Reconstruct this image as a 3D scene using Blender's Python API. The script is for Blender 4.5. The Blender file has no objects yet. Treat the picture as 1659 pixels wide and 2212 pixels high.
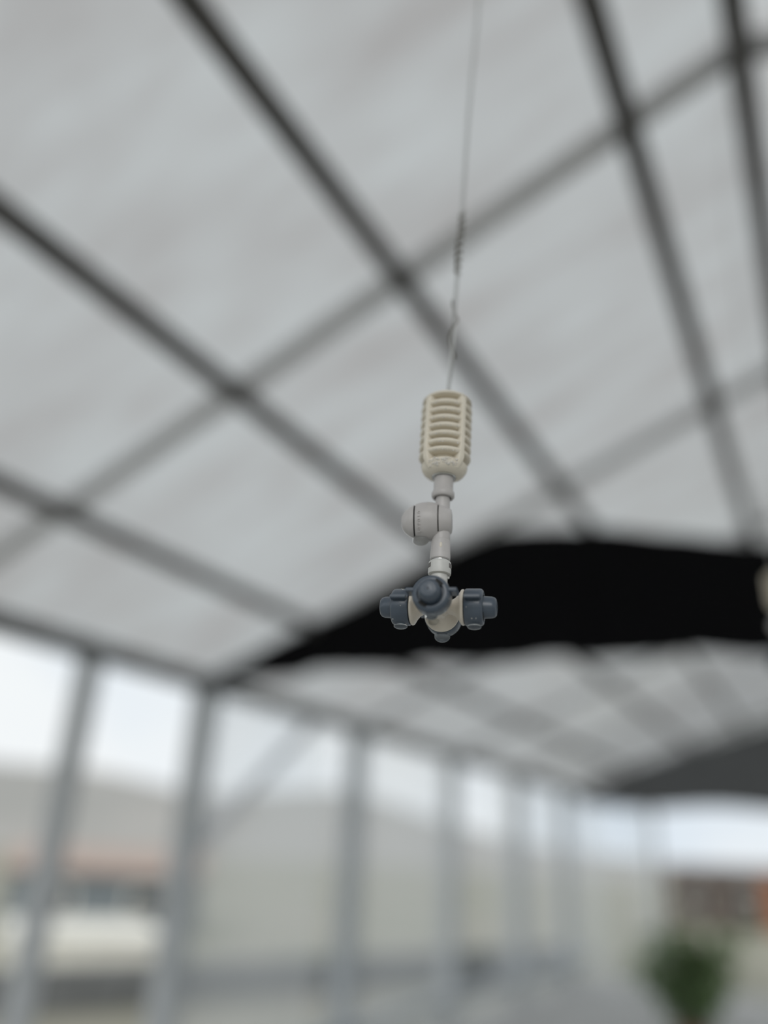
import bpy, math, random
from mathutils import Vector, Matrix

random.seed(7)
scene = bpy.context.scene
COL = scene.collection
R = math.radians

# ------------------------------------------------------------------ camera
CAM = Vector((0.0, 0.0, 1.6))
RIGHT = Vector((0.87385631, 0.48376473, 0.04844409))
UP = Vector((0.15567058, -0.37280192, 0.91475975))
FWD = Vector((-0.46058855, 0.79182726, 0.40108325))
cam_data = bpy.data.cameras.new('camera')
cam = bpy.data.objects.new('camera', cam_data)
COL.objects.link(cam)
cam.matrix_world = Matrix(((RIGHT.x, UP.x, -FWD.x, CAM.x),
                           (RIGHT.y, UP.y, -FWD.y, CAM.y),
                           (RIGHT.z, UP.z, -FWD.z, CAM.z),
                           (0, 0, 0, 1)))
cam_data.sensor_fit = 'VERTICAL'
cam_data.sensor_height = 36.0
cam_data.sensor_width = 27.0
cam_data.lens = 1660.0 / 2212.0 * 36.0
cam_data.clip_start = 0.02
cam_data.clip_end = 800
cam_data.dof.use_dof = True
cam_data.dof.focus_distance = 0.536
cam_data.dof.aperture_fstop = cam_data.lens / 28.0      # a 28 mm wide pupil
cam_data.dof.aperture_blades = 0
scene.camera = cam

# ------------------------------------------------------------------ sky: bright overcast
world = bpy.data.worlds.new('overcast_sky')
scene.world = world
world.use_nodes = True
wn = world.node_tree
wn.nodes.clear()
w_out = wn.nodes.new('ShaderNodeOutputWorld')
w_bg = wn.nodes.new('ShaderNodeBackground')
w_tc = wn.nodes.new('ShaderNodeTexCoord')
w_no = wn.nodes.new('ShaderNodeTexNoise')
w_cr = wn.nodes.new('ShaderNodeValToRGB')
w_no.inputs['Scale'].default_value = 2.2
w_no.inputs['Detail'].default_value = 3.0
w_cr.color_ramp.elements[0].position = 0.30
w_cr.color_ramp.elements[0].color = (0.72, 0.82, 0.92, 1)
w_cr.color_ramp.elements[1].position = 0.52
w_cr.color_ramp.elements[1].color = (0.95, 0.985, 1.0, 1)
w_bg.inputs['Strength'].default_value = 0.95
wn.links.new(w_tc.outputs['Generated'], w_no.inputs['Vector'])
wn.links.new(w_no.outputs['Fac'], w_cr.inputs['Fac'])
wn.links.new(w_cr.outputs['Color'], w_bg.inputs['Color'])
wn.links.new(w_bg.outputs['Background'], w_out.inputs['Surface'])

# the bright part of the cloud cover, where the veiled sun stands (behind the open end of the house)
sun_data = bpy.data.lights.new('veiled_sun_offscreen', 'SUN')
sun_data.energy = 1.0
sun_data.angle = R(40)
sun_data.color = (1.0, 0.97, 0.93)
sun = bpy.data.objects.new('veiled_sun_offscreen', sun_data)
COL.objects.link(sun)
sun.rotation_euler = Vector((-0.42, 0.80, -0.50)).to_track_quat('-Z', 'Y').to_euler()

scene.view_settings.view_transform = 'Standard'
scene.view_settings.look = 'None'
scene.view_settings.gamma = 1.0
scene.view_settings.use_curve_mapping = False
scene.view_settings.exposure = 0.0

# ------------------------------------------------------------------ helpers
def nodes_of(m):
    m.use_nodes = True
    t = m.node_tree
    t.nodes.clear()
    o = t.nodes.new('ShaderNodeOutputMaterial')
    return t, o


def noise_color(t, ca, cb, scale, detail=4.0, stretch=(1, 1, 1), lo=0.35, hi=0.65, rot=(0, 0, 0)):
    tc = t.nodes.new('ShaderNodeTexCoord')
    mp = t.nodes.new('ShaderNodeMapping')
    mp.inputs['Scale'].default_value = stretch
    mp.inputs['Rotation'].default_value = rot
    no = t.nodes.new('ShaderNodeTexNoise')
    no.inputs['Scale'].default_value = scale
    no.inputs['Detail'].default_value = detail
    cr = t.nodes.new('ShaderNodeValToRGB')
    cr.color_ramp.elements[0].position = lo
    cr.color_ramp.elements[1].position = hi
    cr.color_ramp.elements[0].color = (*ca, 1)
    cr.color_ramp.elements[1].color = (*cb, 1)
    t.links.new(tc.outputs['Object'], mp.inputs['Vector'])
    t.links.new(mp.outputs['Vector'], no.inputs['Vector'])
    t.links.new(no.outputs['Fac'], cr.inputs['Fac'])
    return cr.outputs['Color'], no.outputs['Fac']


def solid(name, ca, cb=None, scale=20.0, rough=0.5, metal=0.0, bump=0.0, spec=0.5,
          stretch=(1, 1, 1), sss=0.0, coat=0.0, bump_dist=0.001):
    m = bpy.data.materials.new(name)
    t, o = nodes_of(m)
    p = t.nodes.new('ShaderNodeBsdfPrincipled')
    c, f = noise_color(t, ca, cb or tuple(x * 0.88 for x in ca), scale, stretch=stretch)
    t.links.new(c, p.inputs['Base Color'])
    p.inputs['Roughness'].default_value = rough
    p.inputs['Metallic'].default_value = metal
    p.inputs['Specular IOR Level'].default_value = spec
    p.inputs['Coat Weight'].default_value = coat
    p.inputs['Coat Roughness'].default_value = 0.12
    if sss:
        p.inputs['Subsurface Weight'].default_value = sss
        p.inputs['Subsurface Radius'].default_value = (0.004, 0.003, 0.002)
        p.inputs['Subsurface Scale'].default_value = 1.0
    if bump:
        b = t.nodes.new('ShaderNodeBump')
        b.inputs['Strength'].default_value = bump
        b.inputs['Distance'].default_value = bump_dist
        t.links.new(f, b.inputs['Height'])
        t.links.new(b.outputs['Normal'], p.inputs['Normal'])
    t.links.new(p.outputs['BSDF'], o.inputs['Surface'])
    return m


def film(name, ca, cb, scale, stretch, clear, rot=(0, 0, 0), gloss=True, lo=0.3, hi=0.7, ior=1.45):
    """translucent sheet: diffuse transmission, a clear share, and a glossy face by Fresnel"""
    m = bpy.data.materials.new(name)
    t, o = nodes_of(m)
    c, f = noise_color(t, ca, cb, scale, 5.0, stretch, lo, hi, rot)
    tr = t.nodes.new('ShaderNodeBsdfTranslucent')
    t.links.new(c, tr.inputs['Color'])
    tp = t.nodes.new('ShaderNodeBsdfTransparent')
    tp.inputs['Color'].default_value = (0.95, 0.96, 0.97, 1)
    mx = t.nodes.new('ShaderNodeMixShader')
    mx.inputs['Fac'].default_value = clear
    t.links.new(tr.outputs['BSDF'], mx.inputs[1])
    t.links.new(tp.outputs['BSDF'], mx.inputs[2])
    last = mx
    if gloss:
        fr = t.nodes.new('ShaderNodeFresnel')
        fr.inputs['IOR'].default_value = ior
        gl = t.nodes.new('ShaderNodeBsdfGlossy')
        gl.inputs['Roughness'].default_value = 0.28
        gl.inputs['Color'].default_value = (0.8, 0.82, 0.83, 1)
        m2 = t.nodes.new('ShaderNodeMixShader')
        t.links.new(fr.outputs['Fac'], m2.inputs['Fac'])
        t.links.new(mx.outputs['Shader'], m2.inputs[1])
        t.links.new(gl.outputs['BSDF'], m2.inputs[2])
        last = m2
    t.links.new(last.outputs['Shader'], o.inputs['Surface'])
    return m


def net(name, color, clear):
    m = bpy.data.materials.new(name)
    t, o = nodes_of(m)
    c, f = noise_color(t, color, tuple(x * 0.7 for x in color), 40.0)
    d = t.nodes.new('ShaderNodeBsdfDiffuse')
    t.links.new(c, d.inputs['Color'])
    tp = t.nodes.new('ShaderNodeBsdfTransparent')
    mx = t.nodes.new('ShaderNodeMixShader')
    mx.inputs['Fac'].default_value = clear
    t.links.new(d.outputs['BSDF'], mx.inputs[1])
    t.links.new(tp.outputs['BSDF'], mx.inputs[2])
    t.links.new(mx.outputs['Shader'], o.inputs['Surface'])
    return m


def water(name):
    m = bpy.data.materials.new(name)
    t, o = nodes_of(m)
    g = t.nodes.new('ShaderNodeBsdfGlass')
    g.inputs['IOR'].default_value = 1.33
    g.inputs['Roughness'].default_value = 0.0
    g.inputs['Color'].default_value = (0.97, 0.98, 0.98, 1)
    t.links.new(g.outputs['BSDF'], o.inputs['Surface'])
    return m


class MB:
    def __init__(self):
        self.v, self.f = [], []

    def add(self, vs, fs, M=None):
        b = len(self.v)
        for p in vs:
            p = Vector(p)
            self.v.append(M @ p if M else p)
        for q in fs:
            self.f.append(tuple(i + b for i in q))
        return self

    def lathe(self, prof, n=48, M=None, closed=False, a0=0.0, a1=None, cap=True):
        """prof: (radius, height) list around local Z"""
        vs, fs = [], []
        full = a1 is None
        steps = n if full else n + 1
        k = len(prof)
        for i in range(steps):
            a = a0 + (2 * math.pi if full else (a1 - a0)) * i / n
            ca, sa = math.cos(a), math.sin(a)
            for r, z in prof:
                vs.append((max(r, 1e-6) * ca, max(r, 1e-6) * sa, z))
        for i in range(n):
            j = (i + 1) % steps if full else i + 1
            for q in range(k if closed else k - 1):
                q2 = (q + 1) % k
                fs.append((i * k + q, j * k + q, j * k + q2, i * k + q2))
        if not full and closed and cap:
            fs.append(tuple(range(k)))
            fs.append(tuple(reversed([n * k + q for q in range(k)])))
        return self.add(vs, fs, M)

    def box(self, sx, sy, sz, M=None, bev=0.0):
        hx, hy, hz = sx / 2, sy / 2, sz / 2
        if bev <= 0:
            vs = [(x, y, z) for x in (-hx, hx) for y in (-hy, hy) for z in (-hz, hz)]
            fs = [(0, 1, 3, 2), (4, 6, 7, 5), (0, 4, 5, 1), (2, 3, 7, 6), (0, 2, 6, 4), (1, 5, 7, 3)]
            return self.add(vs, fs, M)
        b = min(bev, hx * .95, hy * .95, hz * .95)
        ring = []
        for z, ins in ((-hz, b), (-hz + b, 0), (hz - b, 0), (hz, b)):
            x, y = hx - ins, hy - ins
            c = b if ins == 0 else b * 0.5
            ring.append([(x - c, -y, z), (x, -y + c, z), (x, y - c, z), (x - c, y, z),
                         (-x + c, y, z), (-x, y - c, z), (-x, -y + c, z), (-x + c, -y, z)])
        vs = [p for rr in ring for p in rr]
        fs = []
        for a in range(3):
            for i in range(8):
                j = (i + 1) % 8
                fs.append((a * 8 + i, a * 8 + j, a * 8 + 8 + j, a * 8 + 8 + i))
        fs.append(tuple(reversed(range(8))))
        fs.append(tuple(range(24, 32)))
        return self.add(vs, fs, M)

    def tube(self, pts, rad, n=12, M=None):
        pts = [Vector(p) for p in pts]
        vs, fs = [], []
        ref = Vector((0.31, 0.87, 0.2)).normalized()
        for i, p in enumerate(pts):
            d = (pts[min(i + 1, len(pts) - 1)] - pts[max(i - 1, 0)]).normalized()
            a = ref - d * ref.dot(d)
            if a.length < 1e-3:
                a = Vector((0, 0, 1)) - d * d.z
            a.normalize()
            ref = a
            b = d.cross(a)
            r = rad[i] if isinstance(rad, (list, tuple)) else rad
            for k in range(n):
                t = 2 * math.pi * k / n
                vs.append(p + a * (r * math.cos(t)) + b * (r * math.sin(t)))
        for i in range(len(pts) - 1):
            for k in range(n):
                l = (k + 1) % n
                fs.append((i * n + k, i * n + l, i * n + n + l, i * n + n + k))
        fs.append(tuple(reversed(range(n))))
        e = (len(pts) - 1) * n
        fs.append(tuple(range(e, e + n)))
        return self.add(vs, fs, M)

    def ball(self, c, r, M=None, n=10, m=7, sq=(1, 1, 1)):
        prof = [(r * math.sin(math.pi * i / m), -r * math.cos(math.pi * i / m)) for i in range(m + 1)]
        T = Matrix.Translation(c) @ Matrix.Diagonal((*sq, 1))
        return self.lathe(prof, n, (M @ T) if M else T)

    def mesh(self, name, mat, smooth=35):
        me = bpy.data.meshes.new(name)
        me.from_pydata([tuple(p) for p in self.v], [], self.f)
        me.validate()
        import bmesh
        bm = bmesh.new()
        bm.from_mesh(me)
        bmesh.ops.remove_doubles(bm, verts=bm.verts, dist=1e-6)
        bmesh.ops.recalc_face_normals(bm, faces=bm.faces)
        bm.to_mesh(me)
        bm.free()
        if smooth:
            me.shade_smooth()
            me.set_sharp_from_angle(angle=R(smooth))
        me.materials.append(mat)
        return me

    def build(self, name, mat, parent=None, smooth=35):
        o = bpy.data.objects.new(name, self.mesh(name, mat, smooth))
        COL.objects.link(o)
        if parent:
            o.parent = parent
        return o


def tag(o, label=None, cat=None, group=None, kind=None):
    if label: o['label'] = label
    if cat: o['category'] = cat
    if group: o['group'] = group
    if kind: o['kind'] = kind
    return o


def empty(name, loc=(0, 0, 0)):
    o = bpy.data.objects.new(name, None)
    o.empty_display_size = 0.05
    o.location = loc
    COL.objects.link(o)
    return o


def link_mesh(name, me, parent, M=None):
    o = bpy.data.objects.new(name, me)
    COL.objects.link(o)
    o.parent = parent
    if M is not None:
        o.matrix_local = M
    return o


def copy_tree(o, parent=None):
    c = o.copy()
    COL.objects.link(c)
    c.parent = parent
    for ch in list(o.children):
        copy_tree(ch, c)
    return c


def at(px, py, depth):
    """world point seen at a photograph pixel, at a given depth along the view axis"""
    return CAM + (RIGHT * (px - 829.5) + UP * (1106.0 - py) + FWD * 1660.0) * (depth / 1660.0)


def quad_mb(a, b, c, d, n=1, m=1):
    mb = MB()
    a, b, c, d = (Vector(p) for p in (a, b, c, d))
    vs = []
    for i in range(n + 1):
        for j in range(m + 1):
            u, v = i / n, j / m
            vs.append((a * (1 - u) + b * u) * (1 - v) + (d * (1 - u) + c * u) * v)
    fs = [(i * (m + 1) + j, (i + 1) * (m + 1) + j, (i + 1) * (m + 1) + j + 1, i * (m + 1) + j + 1)
          for i in range(n) for j in range(m)]
    return mb.add(vs, fs)


def bar(p0, p1, w, h, upv=(0, 0, 1), bev=0.004):
    """rectangular tube from p0 to p1"""
    p0, p1 = Vector(p0), Vector(p1)
    d = p1 - p0
    z = d.normalized()
    y = Vector(upv) - z * Vector(upv).dot(z)
    y.normalize()
    x = y.cross(z)
    M = Matrix(((x.x, y.x, z.x, 0), (x.y, y.y, z.y, 0), (x.z, y.z, z.z, 0), (0, 0, 0, 1)))
    M = Matrix.Translation((p0 + p1) / 2) @ M
    return MB().box(w, h, d.length, M, bev)


# ------------------------------------------------------------------ materials
M_roof = film('roof_film', (0.42, 0.406, 0.398), (0.53, 0.54, 0.537), 1.6, (0.8, 2.6, 1.0), 0.0,
              rot=(0, 0, R(20)), lo=0.30, hi=0.62, ior=1.5)
M_wall = film('wall_film', (0.80, 0.83, 0.86), (0.90, 0.93, 0.96), 1.0, (1, 2.0, 0.15), 0.66, gloss=False)
M_wall_clear = film('clear_wall_film', (0.80, 0.85, 0.90), (0.88, 0.93, 0.98), 1.0, (1, 2.0, 0.15), 0.86, gloss=False)
M_purlin = solid('dark_steel', (0.095, 0.090, 0.086), (0.065, 0.062, 0.059), 8.0, 0.6, 0.0, 0.2)
M_rafter = solid('galvanised_steel', (0.64, 0.64, 0.65), (0.55, 0.55, 0.56), 12.0, 0.5, 0.0, 0.15)
M_post = solid('grey_post_steel', (0.50, 0.52, 0.54), (0.40, 0.42, 0.43), 9.0, 0.55, 0.0, 0.15)
M_gutter = solid('dark_gutter_steel', (0.10, 0.105, 0.105), (0.06, 0.062, 0.062), 6.0, 0.6)
M_black = net('black_shade_cloth', (0.010, 0.010, 0.011), 0.0)
M_net_gable = net('gable_shade_net', (0.20, 0.205, 0.21), 0.05)
M_floor = solid('pale_ground_cover', (0.50, 0.50, 0.49), (0.40, 0.40, 0.39), 5.0, 0.85, bump=0.3, bump_dist=0.004)
M_soil = solid('dry_grass_ground', (0.36, 0.33, 0.28), (0.24, 0.25, 0.18), 0.5, 0.95, bump=0.4, bump_dist=0.02)
M_hill = solid('bare_hillside', (0.42, 0.40, 0.375), (0.33, 0.325, 0.305), 0.05, 0.95)
M_cream = solid('cream_render', (0.84, 0.82, 0.75), (0.76, 0.74, 0.66), 3.0, 0.85)
M_pink = solid('pale_terracotta', (0.46, 0.36, 0.31), (0.38, 0.30, 0.26), 6.0, 0.8)
M_slate = solid('blue_grey_sheet', (0.20, 0.23, 0.245), (0.16, 0.185, 0.20), 4.0, 0.7)
M_brown = solid('brown_timber', (0.13, 0.10, 0.085), (0.08, 0.065, 0.055), 6.0, 0.8, stretch=(1, 1, 0.15))
M_sleeper = solid('dark_grey_sleeper', (0.19, 0.195, 0.195), (0.14, 0.145, 0.145), 5.0, 0.8)
M_orange = solid('orange_brick', (0.42, 0.17, 0.08), (0.30, 0.12, 0.06), 9.0, 0.85)
M_glass_dark = solid('dark_window_glass', (0.05, 0.06, 0.07), (0.04, 0.045, 0.055), 2.0, 0.1)
M_leaf = bpy.data.materials.new('green_leaf')
_t, _o = nodes_of(M_leaf)
_c, _f = noise_color(_t, (0.20, 0.30, 0.14), (0.30, 0.40, 0.22), 14.0)
_d = _t.nodes.new('ShaderNodeBsdfDiffuse')
_l = _t.nodes.new('ShaderNodeBsdfTranslucent')
_a = _t.nodes.new('ShaderNodeMixShader')
_a.inputs['Fac'].default_value = 0.45
_t.links.new(_c, _d.inputs['Color'])
_t.links.new(_c, _l.inputs['Color'])
_t.links.new(_d.outputs['BSDF'], _a.inputs[1])
_t.links.new(_l.outputs['BSDF'], _a.inputs[2])
_t.links.new(_a.outputs['Shader'], _o.inputs['Surface'])
M_stem = solid('brown_stem', (0.16, 0.12, 0.08), (0.10, 0.08, 0.05), 30.0, 0.8)
M_pot = solid('terracotta_pot', (0.30, 0.16, 0.10), (0.23, 0.12, 0.08), 10.0, 0.8)

M_weight = solid('cream_moulded_plastic', (0.77, 0.715, 0.61), (0.70, 0.645, 0.545), 60.0, 0.5, bump=0.10, bump_dist=0.0006)
M_white = solid('pale_grey_plastic', (0.50, 0.482, 0.478), (0.45, 0.432, 0.425), 70.0, 0.36, bump=0.06, bump_dist=0.0005)
M_collar = solid('white_plastic', (0.60, 0.60, 0.58), (0.52, 0.52, 0.505), 90.0, 0.34)
M_cross = solid('ivory_plastic', (0.64, 0.59, 0.51), (0.55, 0.50, 0.43), 55.0, 0.32, bump=0.05, bump_dist=0.0005, coat=0.4)
M_cap = solid('slate_blue_plastic', (0.056, 0.076, 0.103), (0.045, 0.062, 0.086), 80.0, 0.36, bump=0.06, bump_dist=0.0005, coat=0.3)
M_dark = solid('black_slot_shade_and_seal', (0.006, 0.006, 0.007), (0.004, 0.004, 0.004), 50.0, 0.7)  # black painted for the shade in slots and spray holes; also the seals
M_seam = solid('dark_seam_rubber', (0.035, 0.033, 0.032), (0.02, 0.02, 0.02), 80.0, 0.6)
M_seam_notch_shade = solid('grey_seam_and_notch_shade', (0.17, 0.16, 0.155), (0.12, 0.115, 0.11), 80.0, 0.6)  # grey of the seam, also painted as shade of the collar notches
M_chrome = solid('steel_ring', (0.55, 0.55, 0.54), (0.45, 0.45, 0.44), 60.0, 0.25, 1.0)
M_tube = film('milky_polythene_tube', (0.80, 0.79, 0.77), (0.88, 0.87, 0.85), 40.0, (1, 1, 1), 0.60, gloss=False)
M_wire = solid('brown_tie_wire', (0.20, 0.19, 0.165), (0.14, 0.13, 0.115), 40.0, 0.6)
M_water = water('clear_water')
M_bead = bpy.data.materials.new('thin_water_bead')
_t, _o = nodes_of(M_bead)
_tp = _t.nodes.new('ShaderNodeBsdfTransparent')
_gl = _t.nodes.new('ShaderNodeBsdfPrincipled')
_gl.inputs['Base Color'].default_value = (0.86, 0.84, 0.80, 1)
_gl.inputs['Roughness'].default_value = 0.06
_gl.inputs['Specular IOR Level'].default_value = 0.8
_mx = _t.nodes.new('ShaderNodeMixShader')
_mx.inputs['Fac'].default_value = 0.45
_t.links.new(_tp.outputs['BSDF'], _mx.inputs[1])
_t.links.new(_gl.outputs['BSDF'], _mx.inputs[2])
_t.links.new(_mx.outputs['Shader'], _o.inputs['Surface'])

# ------------------------------------------------------------------ the greenhouse
X0, XR, X1 = -3.643, 0.09, 3.823
ZE = 2.6
TAN = math.tan(R(22))
ZR = ZE + (XR - X0) * TAN
YA, YB = -2.0, 13.0
CS, SN = math.cos(R(22)), math.sin(R(22))
NL = Vector((-SN, 0, CS))            # outward normal of the left slope


def on_roof(s, y, off=0.0, right=False):
    p = Vector((X0 + s * CS, y, ZE + s * SN)) + NL * off
    if right:
        p.x = XR + (XR - p.x)
    return p


S_RIDGE = (XR - X0) / CS

# floor and ground
MB().box(X1 - X0 + 0.3, YB - YA + 0.4, 0.06, Matrix.Translation(((X0 + X1) / 2, (YA + YB) / 2, -0.03)), 0.01).build('floor', M_floor)
tag(bpy.data.objects['floor'], 'pale ground cover on the greenhouse floor', kind='structure')
g = quad_mb((-260, -120, -0.07), (260, -120, -0.07), (260, 400, -0.07), (-260, 400, -0.07)).build('ground', M_soil)
tag(g, 'dry grassy ground around the greenhouse', kind='structure')

# roof film in bays, hung between the frames
frames = [-2, 0, 2, 4, 6, 8, 10, 12, 13]
ceiling = empty('ceiling', (0, 0, ZE))
tag(ceiling, 'translucent white greenhouse roof on steel rafters and purlins', kind='structure')


def child(mb, name, mat, par, smooth=35):
    inv = Matrix.Translation(-par.location)
    mb.v = [inv @ p for p in mb.v]
    return mb.build(name, mat, par, smooth)


for right in (False, True):
    for a, b in zip(frames[:-1], frames[1:]):
        mb = quad_mb(on_roof(0, a, 0, right), on_roof(S_RIDGE, a, 0, right),
                     on_roof(S_RIDGE, b, 0, right), on_roof(0, b, 0, right), 14, 6)
        o = child(mb, 'roof_sheet', M_roof, ceiling)
        # faces look down into the house
        me = o.data
        if me.polygons[0].normal.z > 0:
            me.flip_normals()

# rafters (pale) just below the film, purlins (dark) below the rafters
for y in frames:
    for right in (False, True):
        nrm = Vector(NL)
        if right:
            nrm.x = -nrm.x
        mb = bar(on_roof(0.0, y, -0.034, right), on_roof(S_RIDGE, y, -0.034, right), 0.072, 0.055, nrm)
        child(mb, 'rafter', M_rafter, ceiling)
for s in (0.93, 1.90, 2.69, 3.60):
    for right in (False, True):
        nrm = Vector(NL)
        if right:
            nrm.x = -nrm.x
        mb = bar(on_roof(s, YA - .1, -0.09, right), on_roof(s, YB, -0.09, right), 0.072, 0.05, nrm)
        child(mb, 'purlin', M_purlin, ceiling)
child(bar((XR, YA - .1, ZR - .10), (XR, YB, ZR - .10), 0.075, 0.09), 'ridge_beam', M_purlin, ceiling)

# eave gutters
for xx, side in ((X0, 'left'), (X1, 'right')):
    mb = bar((xx, YA, ZE - 0.03), (xx, YB, ZE - 0.03), 0.11, 0.10)
    child(mb, 'eave_beam', M_gutter, ceiling)

# left wall: posts, rails, sheets
wall = empty('wall_left', (X0, 0, 0))
tag(wall, 'side wall of grey posts and hazy plastic sheets', kind='structure')
for y in (-2, 0, 1, 2, 3, 4, 6, 8, 10, 12):
    wdt = 0.135 if y >= 4 else 0.11
    child(bar((X0, y, 0), (X0, y, ZE - 0.03), wdt, wdt, (0, 1, 0), 0.008), 'post', M_post, wall)
child(bar((X0 + 0.06, YA, 0.30), (X0 + 0.06, YB, 0.30), 0.05, 0.11), 'rail', M_post, wall)
child(bar((X0 + 0.04, 4.05, 1.55), (X0 + 0.04, 5.25, 2.52), 0.05, 0.07, (1, 0, 0)), 'diagonal_brace', M_rafter, wall)
edges = [4.0, 5.4, 6.0, 7.3, 8.0, 9.0, 10.0, 11.2, 12.0, 13.0]
for i, (a, b) in enumerate(zip(edges[:-1], edges[1:])):
    m = M_wall_clear if i in (1, 4) else M_wall
    xo = X0 + 0.10 + 0.006 * (i % 2)
    child(quad_mb((xo, a - .02, 0.3), (xo, b + .02, 0.3), (xo, b + .02, ZE - .05), (xo, a - .02, ZE - .05), 3, 6), 'wall_sheet', m, wall)
for a, b in zip([-2, 0, 2, 4, 6, 8, 10, 12], [0, 2, 4, 6, 8, 10, 12, 13]):
    xo = X0 - 0.060
    child(quad_mb((xo, a, 0.0), (xo, b, 0.0), (xo, b, 0.33), (xo, a, 0.33), 3, 3), 'skirt_sheet', M_wall, wall)

# right wall: rolled-up sides, only posts
wall_r = empty('wall_right', (X1, 0, 0))
tag(wall_r, 'open side of the greenhouse with bare grey posts', kind='structure')
for y in frames:
    child(bar((X1, y, 0), (X1, y, ZE - 0.03), 0.09, 0.09, (0, 1, 0), 0.008), 'post', M_post, wall_r)

# far end wall with an open doorway
wall_f = empty('wall_back', (0, YB, 0))
tag(wall_f, 'far end wall of hazy sheets with an open doorway', kind='structure')
fx = [X0, -3.3, -2.9, -2.55]
for i, (a, b) in enumerate(zip(fx[:-1], fx[1:])):
    child(quad_mb((a, YB + .02, 0), (b, YB + .02, 0), (b, YB + .02, ZE - .1), (a, YB + .02, ZE - .1), 2, 4), 'end_sheet',
          (M_wall, M_wall_clear, M_wall)[i], wall_f)
for a in (-2.55, 1.6):
    child(bar((a, YB, 0), (a, YB, ZE - .1), 0.07, 0.07, (0, 1, 0), .006), 'post', M_post, wall_f)
child(MB().add([(X0, YB + .03, ZE - .1), (X1, YB + .03, ZE - .1), (XR, YB + .03, ZR)], [(0, 1, 2)]), 'gable_sheet', M_roof, wall_f)
child(bar((X0, YB, ZE - .12), (X1, YB, ZE - .12), 0.07, 0.10), 'rail', M_gutter, wall_f)
child(quad_mb((1.6, YB + .02, 0), (X1, YB + .02, 0), (X1, YB + .02, ZE - .1), (1.6, YB + .02, ZE - .1), 3, 4), 'end_sheet', M_wall, wall_f)


# black shade cloth
def cloth(name, y, top, bot, xa, xb, mat, amp=0.025, n=90, m=8, thick=0.006):
    mb = MB()
    vs = []
    for side in (0, 1):
        for i in range(n + 1):
            x = xa + (xb - xa) * i / n
            for j in range(m + 1):
                v = j / m
                zt, zb = top(x), bot(x)
                z = zt + (zb - zt) * v
                yy = y + amp * (0.3 + 0.7 * v) * (math.sin(x * 17) + 0.5 * math.sin(x * 31 + 1.3)) + side * thick
                vs.append((x, yy, z))
    st = (n + 1) * (m + 1)
    fs = []
    for side in (0, 1):
        for i in range(n):
            for j in range(m):
                q = (i * (m + 1) + j, (i + 1) * (m + 1) + j, (i + 1) * (m + 1) + j + 1, i * (m + 1) + j + 1)
                q = tuple(k + side * st for k in q)
                fs.append(q if side == 0 else tuple(reversed(q)))
    for i in range(n):
        for j in (0, m):
            a, b = i * (m + 1) + j, (i + 1) * (m + 1) + j
            fs.append((a, b, b + st, a + st))
    for i in (0, n):
        for j in range(m):
            a, b = i * (m + 1) + j, i * (m + 1) + j + 1
            fs.append((a, b, b + st, a + st))
    return mb.add(vs, fs).build(name, mat)


def interp(tab, x):
    for (xa, za), (xb, zb) in zip(tab[:-1], tab[1:]):
        if x <= xb:
            u = (x - xa) / (xb - xa)
            return za + (zb - za) * max(0, min(1, u))
    return tab[-1][1]


top_t = [(X0 + .06, ZE + 0.0), (-2.27, 3.06), (-1.77, 3.27), (-1.45, 3.335), (-0.87, 3.25), (-0.12, 3.045), (0.6, 3.03), (1.6, 3.14), (2.4, 3.05), (X1 - .06, ZE)]
bot_t = [(X0 + .06, 2.50), (-3.3, 2.55), (-2.5, 2.585), (-1.73, 2.565), (-0.9, 2.55), (-0.2, 2.52), (1.0, 2.52), (X1 - .06, 2.5)]
c = cloth('shade_curtain', 3.92, lambda x: interp(top_t, x), lambda x: interp(bot_t, x) + 0.012 * math.sin(x * 9), X0 + .06, X1 - .06, M_black)
tag(c, 'black shade cloth hung across the frame behind the hanging sprinkler', 'shade cloth')

top_g = [(X0 + .1, 2.60), (-2.6, 2.98), (-1.2, 3.40), (0, 3.75), (1.2, 3.45), (X1 - .1, 2.6)]
c = cloth('shade_curtain', 12.7, lambda x: interp(top_g, x), lambda x: 2.36 + 0.03 * math.sin(x * 3), X0 + .1, X1 - .1, M_net_gable)
tag(c, 'dark grey shade cloth across the far gable above the doorway', 'shade cloth')

# ------------------------------------------------------------------ outside
def hill(name, y_of, label):
    mb = MB()
    n, m = 70, 8
    vs, fs = [], []
    for i in range(n + 1):
        a = R(-110 + 150 * i / n)
        for j in range(m + 1):
            d = 90 + 70 * j / m
            h = y_of(a) * math.sin(math.pi / 2 * j / m)
            vs.append((d * math.sin(a), d * math.cos(a), h - 0.1))
    for i in range(n):
        for j in range(m):
            fs.append((i * (m + 1) + j, (i + 1) * (m + 1) + j, (i + 1) * (m + 1) + j + 1, i * (m + 1) + j + 1))
    return tag(mb.add(vs, fs).build(name, M_hill, None, 60), label, kind='structure')


hill('hills', lambda a: (16 + 4.5 * math.sin(a * 3 + 1.0) + 1.5 * math.sin(a * 11) + 0.8 * math.sin(a * 23 + 2)) * (0.12 + 0.88 / (1 + math.exp((math.degrees(a) + 27) / 4.0))),
     'bare brownish hills beyond the greenhouse')


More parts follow.
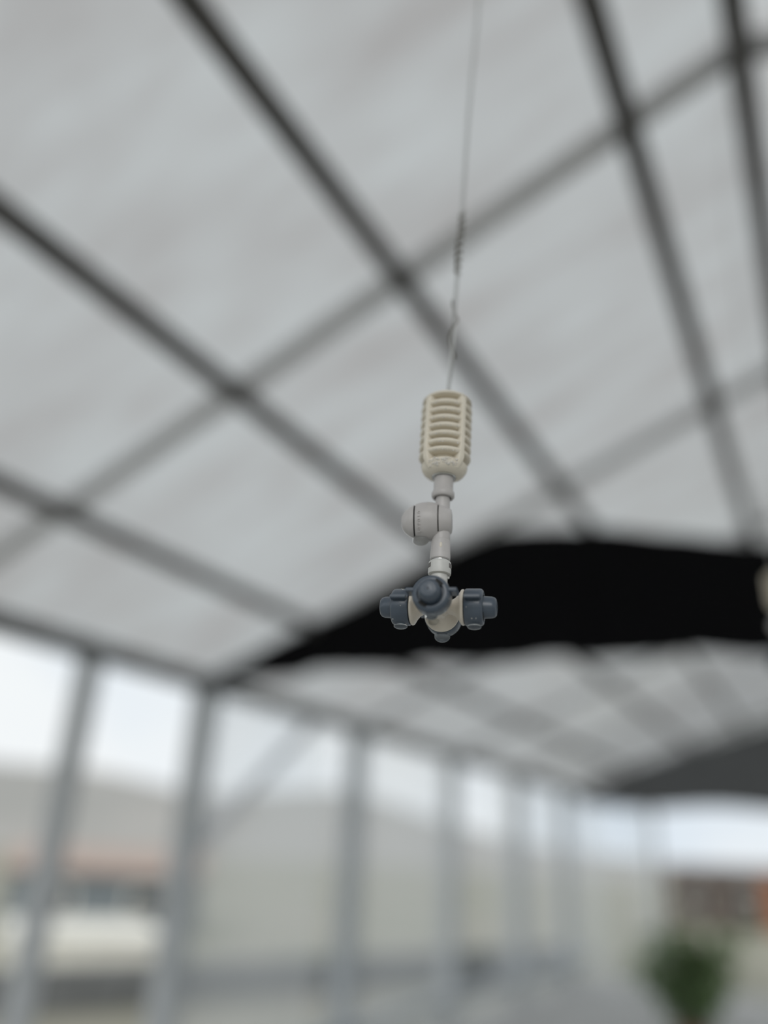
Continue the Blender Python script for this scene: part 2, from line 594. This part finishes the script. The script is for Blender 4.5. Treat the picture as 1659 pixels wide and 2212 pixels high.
def house(name, cx, cy, rz, lx, ly, h, roof_h, wall_m, roof_m, label, z0=-0.07, wins=3):
    e = empty(name, (cx, cy, z0))
    e.rotation_euler.z = rz
    tag(e, label, 'building')
    MB().box(lx, ly, h, Matrix.Translation((0, 0, h / 2)), 0.02).build('walls', wall_m, e)
    ov = 0.15
    vs = [(-lx / 2 - ov, -ly / 2 - ov, h), (lx / 2 + ov, -ly / 2 - ov, h), (lx / 2 + ov, ly / 2 + ov, h), (-lx / 2 - ov, ly / 2 + ov, h),
          (-lx / 2 - ov, 0, h + roof_h), (lx / 2 + ov, 0, h + roof_h)]
    vs += [(x, y, z + 0.08) for x, y, z in vs]
    fs = [(0, 1, 5, 4), (3, 4, 5, 2), (0, 4, 3), (1, 2, 5), (6, 10, 11, 7), (9, 8, 11, 10), (0, 6, 7, 1), (1, 7, 11, 5),
          (2, 5, 11, 8), (2, 8, 9, 3), (3, 9, 10, 4), (0, 4, 10, 6)]
    MB().add(vs, fs).build('roof', roof_m, e, 0)
    for k in range(wins):
        x = -lx / 2 + lx * (k + 0.5) / wins
        w = MB().box(lx / wins * 0.42, 0.05, h * 0.42, Matrix.Translation((x, -ly / 2 - 0.01, h * 0.55)), 0.01).build('window', M_cream, e)
        MB().box(lx / wins * 0.34, 0.02, h * 0.34, Matrix.Translation((x, -ly / 2 - 0.04, h * 0.55))).build('pane', M_glass_dark, w)
    return e


def ground_at(px, py, z):
    d = RIGHT * (px - 829.5) + UP * (1106.0 - py) + FWD * 1660.0
    return CAM + d * ((z - CAM.z) / d.z)


# pale platform outside, left of the second post, and a long dark sleeper edging in front of it
p0, p1 = ground_at(30, 2064, 0.3), ground_at(330, 2064, 0.3)
q = (p0 + p1) / 2
ang = math.atan2(p1.y - p0.y, p1.x - p0.x)
L = (p1 - p0).length + 0.3
e = empty('platform', (q.x, q.y, -0.07))
e.rotation_euler.z = ang
tag(e, 'low cream concrete platform outside the open side wall', 'platform')
MB().box(L, 2.2, 0.50, Matrix.Translation((0, 1.1, 0.25)), 0.015).build('base', M_cream, e)
MB().box(L + .06, 2.3, 0.06, Matrix.Translation((0, 1.1, 0.53)), 0.01).build('coping', M_cream, e)

p0, p1 = ground_at(-250, 2096, 0.36), ground_at(1215, 2040, 0.36)
q = (p0 + p1) / 2
ang = math.atan2(p1.y - p0.y, p1.x - p0.x)
L = (p1 - p0).length
e = empty('sleeper_edging', (q.x, q.y, -0.07))
e.rotation_euler.z = ang
tag(e, 'long dark timber sleeper edging running outside along the side wall', 'edging')
nseg = 5
for k in range(nseg):
    MB().box(L / nseg - .02, 0.2, 0.40, Matrix.Translation((-L / 2 + L * (k + .5) / nseg, 0, 0.20)), 0.015).build('sleeper', M_sleeper, e)

p = at(230, 1960, 15.0)
house('shed', p.x, p.y, R(38), 3.4, 1.8, 1.0, 0.35, M_slate, M_pink, 'low slate shed with pale terracotta roof behind the cream platform', wins=2)
p = at(1640, 1930, 24.0)
cot = house('cottage', p.x, p.y, R(-8), 4.6, 3.0, 1.25, 0.35, M_brown, M_brown, 'dark brown timber cottage with orange brick chimney breast beyond the doorway', wins=3)
MB().box(0.5, 0.25, 1.5, Matrix.Translation((0.75, -1.6, 0.75)), 0.02).build('chimney_breast', M_orange, cot)


def plant(px, py, z, h, spread, n, label):
    p = ground_at(px, py, z)
    e = empty('potted_plant', (p.x, p.y, z))
    tag(e, label, 'plant')
    MB().lathe([(0.0, 0), (0.11, 0), (0.15, 0.24), (0.165, 0.24), (0.165, 0.27), (0.14, 0.27), (0.135, 0.22), (0, 0.22)], 20).build('pot', M_pot, e)
    st = MB()
    lf = MB()
    for k in range(20):
        a = random.uniform(0, 6.28)
        d = random.uniform(0.1, 0.8) * spread
        tip = Vector((d * math.cos(a), d * math.sin(a), h * random.uniform(0.7, 1.0)))
        pts = [Vector((0, 0, 0.2)).lerp(tip, t) + Vector((0, 0, 0.08 * math.sin(math.pi * t))) for t in (0, .25, .5, .75, 1)]
        st.tube(pts, 0.008, 5)
        for q in range(n):
            t = random.uniform(0.25, 1.0)
            c = Vector((0, 0, 0.2)).lerp(tip, t) + Vector((random.gauss(0, .07), random.gauss(0, .07), random.gauss(0, .05)))
            M = Matrix.Translation(c) @ Matrix.Rotation(random.uniform(0, 6.28), 4, 'Z') @ Matrix.Rotation(random.uniform(-.9, .9), 4, 'X')
            l, w = random.uniform(.09, .15), random.uniform(.03, .05)
            lf.add([(0, 0, 0), (w, l * .5, .012), (0, l, -.01), (-w, l * .5, .012), (0, l * .5, 0)],
                   [(0, 1, 4), (1, 2, 4), (2, 3, 4), (3, 0, 4)], M)
    st.build('stems', M_stem, e)
    tag(lf.build('foliage', M_leaf, e), kind='stuff')
    return e


plant(1505, 2300, 0.0, 1.10, 0.72, 60, 'bushy green potted plant on the greenhouse floor by the doorway')


# ------------------------------------------------------------------ the hanging mist sprinkler
def rot_z(a): return Matrix.Rotation(a, 4, 'Z')


AX_L = None
CENTER = at(946, 1312, 0.531)
TOPP = at(962.5, 950, 0.5855)
zax = (TOPP - CENTER).normalized()
# "left" of the sprinkler is image left, level with the ground
left = (-RIGHT) - zax * (-RIGHT).dot(zax)
left.normalize()
front = zax.cross(left)
if front.dot(FWD) > 0:
    front = -front
# local frame: +X = image left, -Y ... built from x, y, z columns
xax = left
yax = zax.cross(xax)
root = empty('mist_sprinkler')
root.matrix_world = Matrix(((xax.x, yax.x, zax.x, CENTER.x), (xax.y, yax.y, zax.y, CENTER.y),
                            (xax.z, yax.z, zax.z, CENTER.z), (0, 0, 0, 1)))
tag(root, 'four-way mist sprinkler with cream ribbed weight hanging in front of the black curtain', 'sprinkler', 'hanging mist sprinklers')
TO_CAM = root.matrix_world.inverted() @ CAM
CAM_AZ = math.atan2(TO_CAM.y, TO_CAM.x)         # azimuth of the camera in the sprinkler's frame

# ribbed weight ----------------------------------------------------
WZ0, WZ1 = 0.1010, 0.1700
RW = 0.0196
w = MB()
w.lathe([(0, WZ0 + .004), (0.0118, WZ0 + .004), (0.0118, WZ1 - .004), (0, WZ1 - .004)], 40)
weight = w.build('weight', M_weight, root)
weight['label'] = 'cream ribbed weight'
MB().lathe([(0.0066, WZ0), (0.0098, WZ0), (0.0130, WZ0 + .0010), (0.0154, WZ0 + .0028), (0.0168, WZ0 + .0052),
            (0.0173, WZ0 + .0074), (0.0168, WZ0 + .0084), (0.0150, WZ0 + .0084), (0.0100, WZ0 + .0080), (0.0066, WZ0 + .006)], 56, closed=True).build('bottom_cap', M_weight, weight)
MB().lathe([(0, WZ1 + .0022), (0.0036, WZ1 + .0020), (0.0044, WZ1 - .0004), (0.0110, WZ1 - .0012), (0.0160, WZ1 - .0026), (0.0186, WZ1 - .0048),
            (0.0190, WZ1 - .0062), (0.0180, WZ1 - .0068), (0.0110, WZ1 - .0064), (0, WZ1 - .006)], 56).build('top_cap', M_weight, weight)
zb, zt = WZ0 + .0080, WZ1 - .0066
pitch = (zt - zb) / 8.0
hh = 0.0019
rp = [(0.0086, -hh * .8), (0.0172, -hh), (0.0187, -hh * .8), (0.0195, -hh * .25), (0.0194, hh * .35), (0.0185, hh * .85), (0.0168, hh), (0.0086, hh * .8)]
ring_me = MB().lathe(rp, 72, closed=True).mesh('ring', M_weight, 50)
for k in range(7):
    zc = zb + pitch * (k + 1) + 0.0002
    link_mesh('ring', ring_me, weight, Matrix.Translation((0, 0, zc)))
pm = MB()
hw = R(5.8)
dirw = 1 if math.cos(CAM_AZ + 0.1) > math.cos(CAM_AZ) else -1
ppf = []
zs = [(WZ0 + .0022, 0.0150), (WZ0 + .0055, 0.0178), (WZ0 + .0105, 0.0195), (WZ0 + .020, 0.0199), (WZ1 - .018, 0.0199), (WZ1 - .009, 0.0196), (WZ1 - .0038, 0.0176)]
vs, fs = [], []
for zz, rr in zs:
    fl = 1.35 if rr < 0.0197 else 1.0
    for ang, rad in ((-hw * 1.2 * fl, 0.0098), (-hw * 1.1 * fl, rr - .0010), (-hw * .75 * fl, rr), (0, rr + .0002), (hw * .75 * fl, rr), (hw * 1.1 * fl, rr - .0010), (hw * 1.2 * fl, 0.0098)):
        vs.append((rad * math.cos(ang), rad * math.sin(ang), zz))
k = 7
for i in range(len(zs) - 1):
    for j in range(k):
        j2 = (j + 1) % k
        fs.append((i * k + j, i * k + j2, (i + 1) * k + j2, (i + 1) * k + j))
fs.append(tuple(reversed(range(k))))
fs.append(tuple((len(zs) - 1) * k + j for j in range(k)))
pillar_me = pm.add(vs, fs).mesh('pillar', M_weight, 45)
for q in range(4):
    link_mesh('pillar', pillar_me, weight, rot_z(CAM_AZ + dirw * R(4) + R(45) + q * math.pi / 2))

# supply tube and tie wire, up to the purlin under the ridge ---------
# hanging line: starts on the weight, runs nearly plumb to the ridge beam
iw = root.matrix_world.inverted()
start = root.matrix_world @ Vector((0, 0, WZ1 + 0.001))
path = [start]
for z, px in ((0.36, 975.5), (0.3666 + .055, 984), (0.47, 992), (0.5186, 999), (0.60, 1008), (0.6649, 1016), (0.8017, 1034), (1.0, 1052)):
    # plumb line above the sprinkler, drifting a little sideways with the tube's own curl
    b = Vector((start.x, start.y, CAM.z + z))
    d = b - CAM
    dep = d.dot(FWD)
    cur = 829.5 + 1660 * d.dot(RIGHT) / dep
    path.append(b + RIGHT * ((px - cur) * dep / 1660.0))
last = path[-1]
path.append(last + Vector((0.05, 0.02, 0.5)))
path.append(Vector((XR - 0.02, last.y + 0.05, ZR - 0.16)))


def smooth_path(pts, n=10):
    out = []
    P = [pts[0]] + pts + [pts[-1]]
    for i in range(1, len(P) - 2):
        for k in range(n):
            t = k / n
            a, b, c, d = P[i - 1], P[i], P[i + 1], P[i + 2]
            out.append(0.5 * ((2 * b) + (c - a) * t + (2 * a - 5 * b + 4 * c - d) * t * t + (3 * b - a - 3 * c + d) * t ** 3))
    out.append(P[-2])
    return out


sp = smooth_path(path)
MB().tube([iw @ p for p in sp], 0.0018, 12).build('supply_tube', M_tube, root)
cum = [0.0]
for i in range(1, len(sp)):
    cum.append(cum[-1] + (sp[i] - sp[i - 1]).length)


def on_path(d):
    for i in range(1, len(sp)):
        if cum[i] >= d:
            return sp[i - 1].lerp(sp[i], (d - cum[i - 1]) / (cum[i] - cum[i - 1]))
    return sp[-1]


# two bindings of soft wire: a loose one above the weight and a tight one higher up
for d0, d1, turns, rr, wr in ((0.035, 0.095, 1.6, 0.0034, 0.0007), (0.122, 0.190, 9.0, 0.0026, 0.0010)):
    pts = []
    n = int(turns * 14)
    for i in range(n + 1):
        t = i / n
        a = t * turns * 2 * math.pi
        r2 = rr * (0.72 + 0.28 * math.sin(math.pi * t))
        pts.append(iw @ (on_path(d0 + (d1 - d0) * t) + Vector((r2 * math.cos(a), r2 * math.sin(a), 0))))
    MB().tube(pts, wr, 6).build('tie_wire', M_wire, root)

# fitting between weight and valve ----------------------------------
MB().lathe([(0.0058, WZ0 - .0012), (0.0088, WZ0 - .0012), (0.0091, WZ0 - .0004), (0.0088, WZ0 + .0006), (0.0058, WZ0 + .0006)], 40, closed=True).build('steel_ring', M_chrome, root)
MB().lathe([(0, WZ0 + .002), (0.0072, WZ0 + .002), (0.0072, 0.0898), (0.0078, 0.0886), (0.0084, 0.0874), (0.0084, 0.0846), (0.0077, 0.0836), (0.0062, 0.0834), (0.0062, 0.0870), (0, 0.0870)], 44).build('upper_socket', M_white, root)
MB().lathe([(0, 0.088), (0.0052, 0.088), (0.0053, 0.080), (0.0054, 0.074), (0, 0.074)], 36).build('upper_neck', M_white, root)

# non-return valve: barrel lying sideways ----------------------------
VZ = 0.0648
# barrel axis towards image left, nose turned slightly away from the camera
yaw = R(7)
ax = Vector((1, 0, 0))
sgn = 1 if TO_CAM.y > 0 else -1
Mv = Matrix.Translation((0, 0, VZ)) @ Matrix.Rotation(-sgn * yaw, 4, 'Z') @ Matrix.Rotation(R(90), 4, 'Y') @ Matrix.Rotation(R(2), 4, 'Y')
seg_nose = [(0, 0.0298), (0.0034, 0.0294), (0.0064, 0.0281), (0.0084, 0.0264), (0.0096, 0.0249), (0.0101, 0.0241), (0.0105, 0.0238), (0.0113, 0.0222), (0.0124, 0.0200), (0.0124, 0.0199), (0.0, 0.0199)]
seg_body = [(0, 0.0187), (0.0128, 0.0187), (0.0134, 0.0178), (0.0142, 0.0140), (0.0145, 0.0100), (0.0142, 0.0070), (0.0135, 0.0042), (0.0130, 0.0028), (0, 0.0028)]
seg_back = [(0, 0.0016), (0.0124, 0.0016), (0.0120, 0.0000), (0.0112, -0.0022), (0.0104, -0.0042), (0.0096, -0.0058), (0.0086, -0.0070), (0.0050, -0.0076), (0, -0.0077)]
valve = MB().lathe(seg_body, 56, Mv).build('valve_body', M_white, root)
MB().lathe(seg_nose, 56, Mv).build('valve_nose', M_white, root)
MB().lathe(seg_back, 56, Mv).build('valve_back', M_white, root)
MB().lathe([(0, 0.0201), (0.0119, 0.0201), (0.0119, 0.0185), (0, 0.0185)], 48, Mv).build('seam', M_seam, valve)
MB().lathe([(0, 0.0030), (0.0120, 0.0030), (0.0120, 0.0014), (0, 0.0014)], 48, Mv).build('seam', M_seam_notch_shade, valve)
# moulded relief marks running round the barrel beside the dark seam
CAMD = 'mark'
azv = None
inv_v = Mv.inverted() @ TO_CAM
phi0 = math.atan2(inv_v.y, inv_v.x)
rel = MB()
for k in range(6):
    a = phi0 + R(-30 + 12 * k)
    rr = 0.01388
    T = Mv @ rot_z(a) @ Matrix.Translation((rr, 0, 0.0155)) @ Matrix.Rotation(R(90), 4, 'Y')
    if k % 2:
        rel.lathe([(0.0007, 0), (0.0011, 0), (0.0011, 0.0004), (0.0007, 0.0004)], 12, T @ Matrix.Diagonal((1.3, 0.8, 1, 1)), closed=True)
    else:
        rel.box(0.0024, 0.0005, 0.0010, T)
        rel.box(0.0005, 0.0012, 0.0010, T @ Matrix.Translation((0.0009 * (1 - k % 3), 0.0004, 0)))
tag(rel.build('relief_mark', M_white, valve), 'faint moulded relief marks')

# lower neck, couplings ----------------------------------------------
MB().lathe([(0, 0.058), (0.0062, 0.058), (0.0064, 0.053), (0.0066, 0.0495), (0.0064, 0.0488), (0, 0.0488)], 40).build('lower_neck', M_white, root)
cpl = MB().lathe([(0, 0.0500), (0.0058, 0.0500), (0.0066, 0.0494), (0.0069, 0.0480), (0.0070, 0.0420), (0.0073, 0.0370), (0.0072, 0.0352), (0.0066, 0.0346), (0, 0.0346)], 44).build('coupling', M_white, root)
aw = CAM_AZ
MB().ball((0, 0, 0), 0.0009, rot_z(aw) @ Matrix.Translation((0.0068, 0, 0.0440)), 10, 7, (0.5, 1.2, 2.5)).build('moulding_gate', M_cross, cpl)
MB().lathe([(0, 0.0352), (0.0062, 0.0352), (0.0062, 0.0330), (0, 0.0330)], 36).build('groove_ring', M_chrome, root)
col = MB().lathe([(0, 0.0336), (0.0070, 0.0336), (0.0078, 0.0328), (0.0081, 0.0312), (0.0082, 0.0250), (0.0080, 0.0240), (0.0074, 0.0236), (0.0058, 0.0236), (0, 0.0240)], 48).build('collar', M_collar, root)
for dphi in (-66, 66):
    T = rot_z(aw + R(dphi)) @ Matrix.Translation((0.0080, 0, 0.0296))
    MB().box(0.0007, 0.0042, 0.0034, T, 0.0003).build('notch_shade', M_seam_notch_shade, col)  # solid block, darker colour paints the shade of a notch
MB().lathe([(0, 0.0245), (0.0060, 0.0245), (0.0058, 0.0150), (0.0056, 0.0060), (0, 0.0060)], 40).build('stem', M_collar, root)
MB().ball((0, 0, 0), 0.0010, rot_z(aw + R(78)) @ Matrix.Translation((0.0064, 0, 0.0215))).build('pip', M_collar, root)

# cross ---------------------------------------------------------------
ROT = R(10)
body = MB()
body.lathe([(0, 0.0085), (0.0060, 0.0080), (0.0072, 0.0040), (0.0074, -0.0010), (0.0068, -0.0050), (0.0050, -0.0070), (0, -0.0078)], 40)
az_front = CAM_AZ + 0.0
arm_profile = [(0.0046, 0.0), (0.0046, 0.0070), (0.0050, 0.0095), (0.0064, 0.0122), (0.0090, 0.0146), (0.0112, 0.0160), (0.0121, 0.0166), (0.0124, 0.0172), (0.0124, 0.0180), (0.0119, 0.0186), (0.0, 0.0186)]


def arm_matrix(az, tilt=0.0):
    # local Z of the arm points outwards, local X stays level, local Y points up
    d = Vector((math.cos(az) * math.cos(tilt), math.sin(az) * math.cos(tilt), math.sin(tilt)))
    x = Vector((0, 0, 1)).cross(d).normalized()
    y = d.cross(x)
    return Matrix(((x.x, y.x, d.x, 0), (x.y, y.y, d.y, 0), (x.z, y.z, d.z, 0), (0, 0, 0, 1)))


# in the sprinkler's frame the front arm leans to image left (+X)
dirx = 1 if math.cos(CAM_AZ + 0.1) > math.cos(CAM_AZ) else -1
azs = [CAM_AZ + dirx * ROT + q * math.pi / 2 for q in range(4)]
for az in azs:
    body.lathe(arm_profile, 48, arm_matrix(az))
body.build('cross_body', M_cross, root)

cap_prof = [(0, 0.0190), (0.0110, 0.0190), (0.0124, 0.0193), (0.0128, 0.0200), (0.0128, 0.0290), (0.0125, 0.0304), (0.0116, 0.0314), (0.0104, 0.0318), (0.0092, 0.0318), (0.0088, 0.0314), (0.0086, 0.0300), (0.0, 0.0300)]
tip_prof = [(0.0, 0.0290), (0.0080, 0.0290), (0.0076, 0.0325), (0.0073, 0.0372), (0.0067, 0.0392), (0.0056, 0.0402), (0.0040, 0.0406), (0.0036, 0.0405), (0.0034, 0.0407), (0.0010, 0.0409), (0, 0.0409)]
for az in azs:
    A = arm_matrix(az)
    cp = MB().lathe(cap_prof, 60, A).build('nozzle_cap', M_cap, root)
    MB().lathe(tip_prof, 48, A).build('nozzle_tip', M_cap, cp)
    MB().lathe([(0, 0.0186), (0.0117, 0.0186), (0.0117, 0.0192), (0, 0.0192)], 48, A).build('seal_ring', M_dark, cp)
    MB().lathe([(0, 0.0408), (0.00055, 0.0408), (0.00055, 0.0411), (0, 0.0411)], 12, A).build('spray_hole_shade', M_dark, cp)  # solid black dot painted as the dark inside the hole
    for sx in (-1, 1):
        T = A @ Matrix.Translation((sx * 0.0142, 0.0028, 0.0252))
        MB().box(0.0062, 0.0026, 0.0115, T, 0.0006).build('wing', M_cap, cp)
    for a0 in (52, 238):
        MB().lathe([(0.0078, 0.0305), (0.0104, 0.0305), (0.0104, 0.0321), (0.0078, 0.0321)], 8, A, closed=True,
                   a0=R(a0 - 18), a1=R(a0 + 18)).build('slot_shade', M_dark, cp)  # solid black arc, nearly flush, paints the shade inside a slot
    # moulded lug under the cap
    T = A @ Matrix.Translation((0, -0.0123, 0.0255))
    MB().box(0.0070, 0.0016, 0.0080, T, 0.0007).build('lug', M_cap, cp)


# water ---------------------------------------------------------------
def drop(c, r, sq, label):
    o = MB().ball((0, 0, 0), r, None, 24, 16, sq).build('water_drop', M_water)
    o.location = root.matrix_world @ Vector(c)
    tag(o, label, 'water drop', 'water drops on the sprinkler')
    return o


vb = Mv @ Vector((0, 0, 0.0145))
drop((vb.x, vb.y, vb.z - 0.0143), 0.0050, (1.25, 1, 0.85), 'clear water drop hanging under the valve barrel')
Af, Al, Ab, Ar = None, None, None, None
names = {0: 'front'}
fpt = arm_matrix(azs[0]) @ Vector((0, 0, 0.0230))
drop((fpt.x, fpt.y, fpt.z - 0.0136), 0.0032, (1.3, 1.0, 0.65), 'clear water drop under the cap whose spray hole shows')
bpt = arm_matrix(azs[2]) @ Vector((0, 0, 0.0235))
drop((bpt.x, bpt.y, bpt.z - 0.0138), 0.0050, (1.15, 1.0, 0.9), 'large water drop hanging from the lowest cap at the rear')
bp2 = arm_matrix(azs[2]) @ Vector((0, 0, 0.0130))
side_v = Vector((1, 0, 0))
drop((bp2.x + 0.0052, bp2.y, bp2.z - 0.0062), 0.0036, (1.1, 1, 0.9), 'round water drop on the ivory bell of the rear arm')
for idx, lab in ((1, 'flat water drop under the cap beside the dark curtain edge'), (3, 'flat water drop under the cap below the valve nose')):
    pt = arm_matrix(azs[idx]) @ Vector((0, 0, 0.0255))
    isl = pt.x > 0
    drop((pt.x, pt.y, pt.z - 0.0137), 0.0040, (1.2, 1.2, 0.42),
         'flat water film under the side cap that the valve nose points above' if isl else 'flat water film under the side cap on the plain side of the sprinkler')

beads = MB()
rnd = random.Random(3)
for _ in range(60):
    a = CAM_AZ + rnd.uniform(-0.75, 0.6)
    zz = WZ0 + rnd.uniform(0.0025, 0.0078)
    rr = 0.0148 + 0.0025 * min(1, (zz - WZ0 - .002) / .0045)
    beads.ball(Vector((rr * math.cos(a), rr * math.sin(a), zz)), rnd.uniform(0.0005, 0.0011), None, 10, 8)
for k in range(7):
    zc = zb + pitch * (k + 1)
    for _ in range(7):
        a = CAM_AZ + rnd.uniform(-0.62, 0.62)
        beads.ball(Vector((0.0190 * math.cos(a), 0.0190 * math.sin(a), zc - hh * rnd.uniform(0.5, 0.95))), rnd.uniform(0.0004, 0.0007), None, 8, 6)
for _ in range(26):
    az = rnd.choice(azs)
    A = arm_matrix(az)
    a = rnd.uniform(0, 6.28)
    p = A @ Vector((0.0127 * math.cos(a), 0.0127 * math.sin(a), rnd.uniform(0.02, 0.03)))
    beads.ball(p, rnd.uniform(0.0003, 0.0006), None, 8, 6)
tag(beads.build('water_beads', M_bead, root), 'tiny clear water beads', kind='stuff')

# a second sprinkler of the same kind further along the line
second = copy_tree(root)
tw = at(1684, 1275, 1.45)
second.matrix_world = Matrix.Translation(tw - zax * 0.137) @ rot_z(R(40)) @ root.matrix_world.to_3x3().to_4x4()
second['label'] = 'mist sprinkler hanging farther off, blurred, at the end of the black curtain'
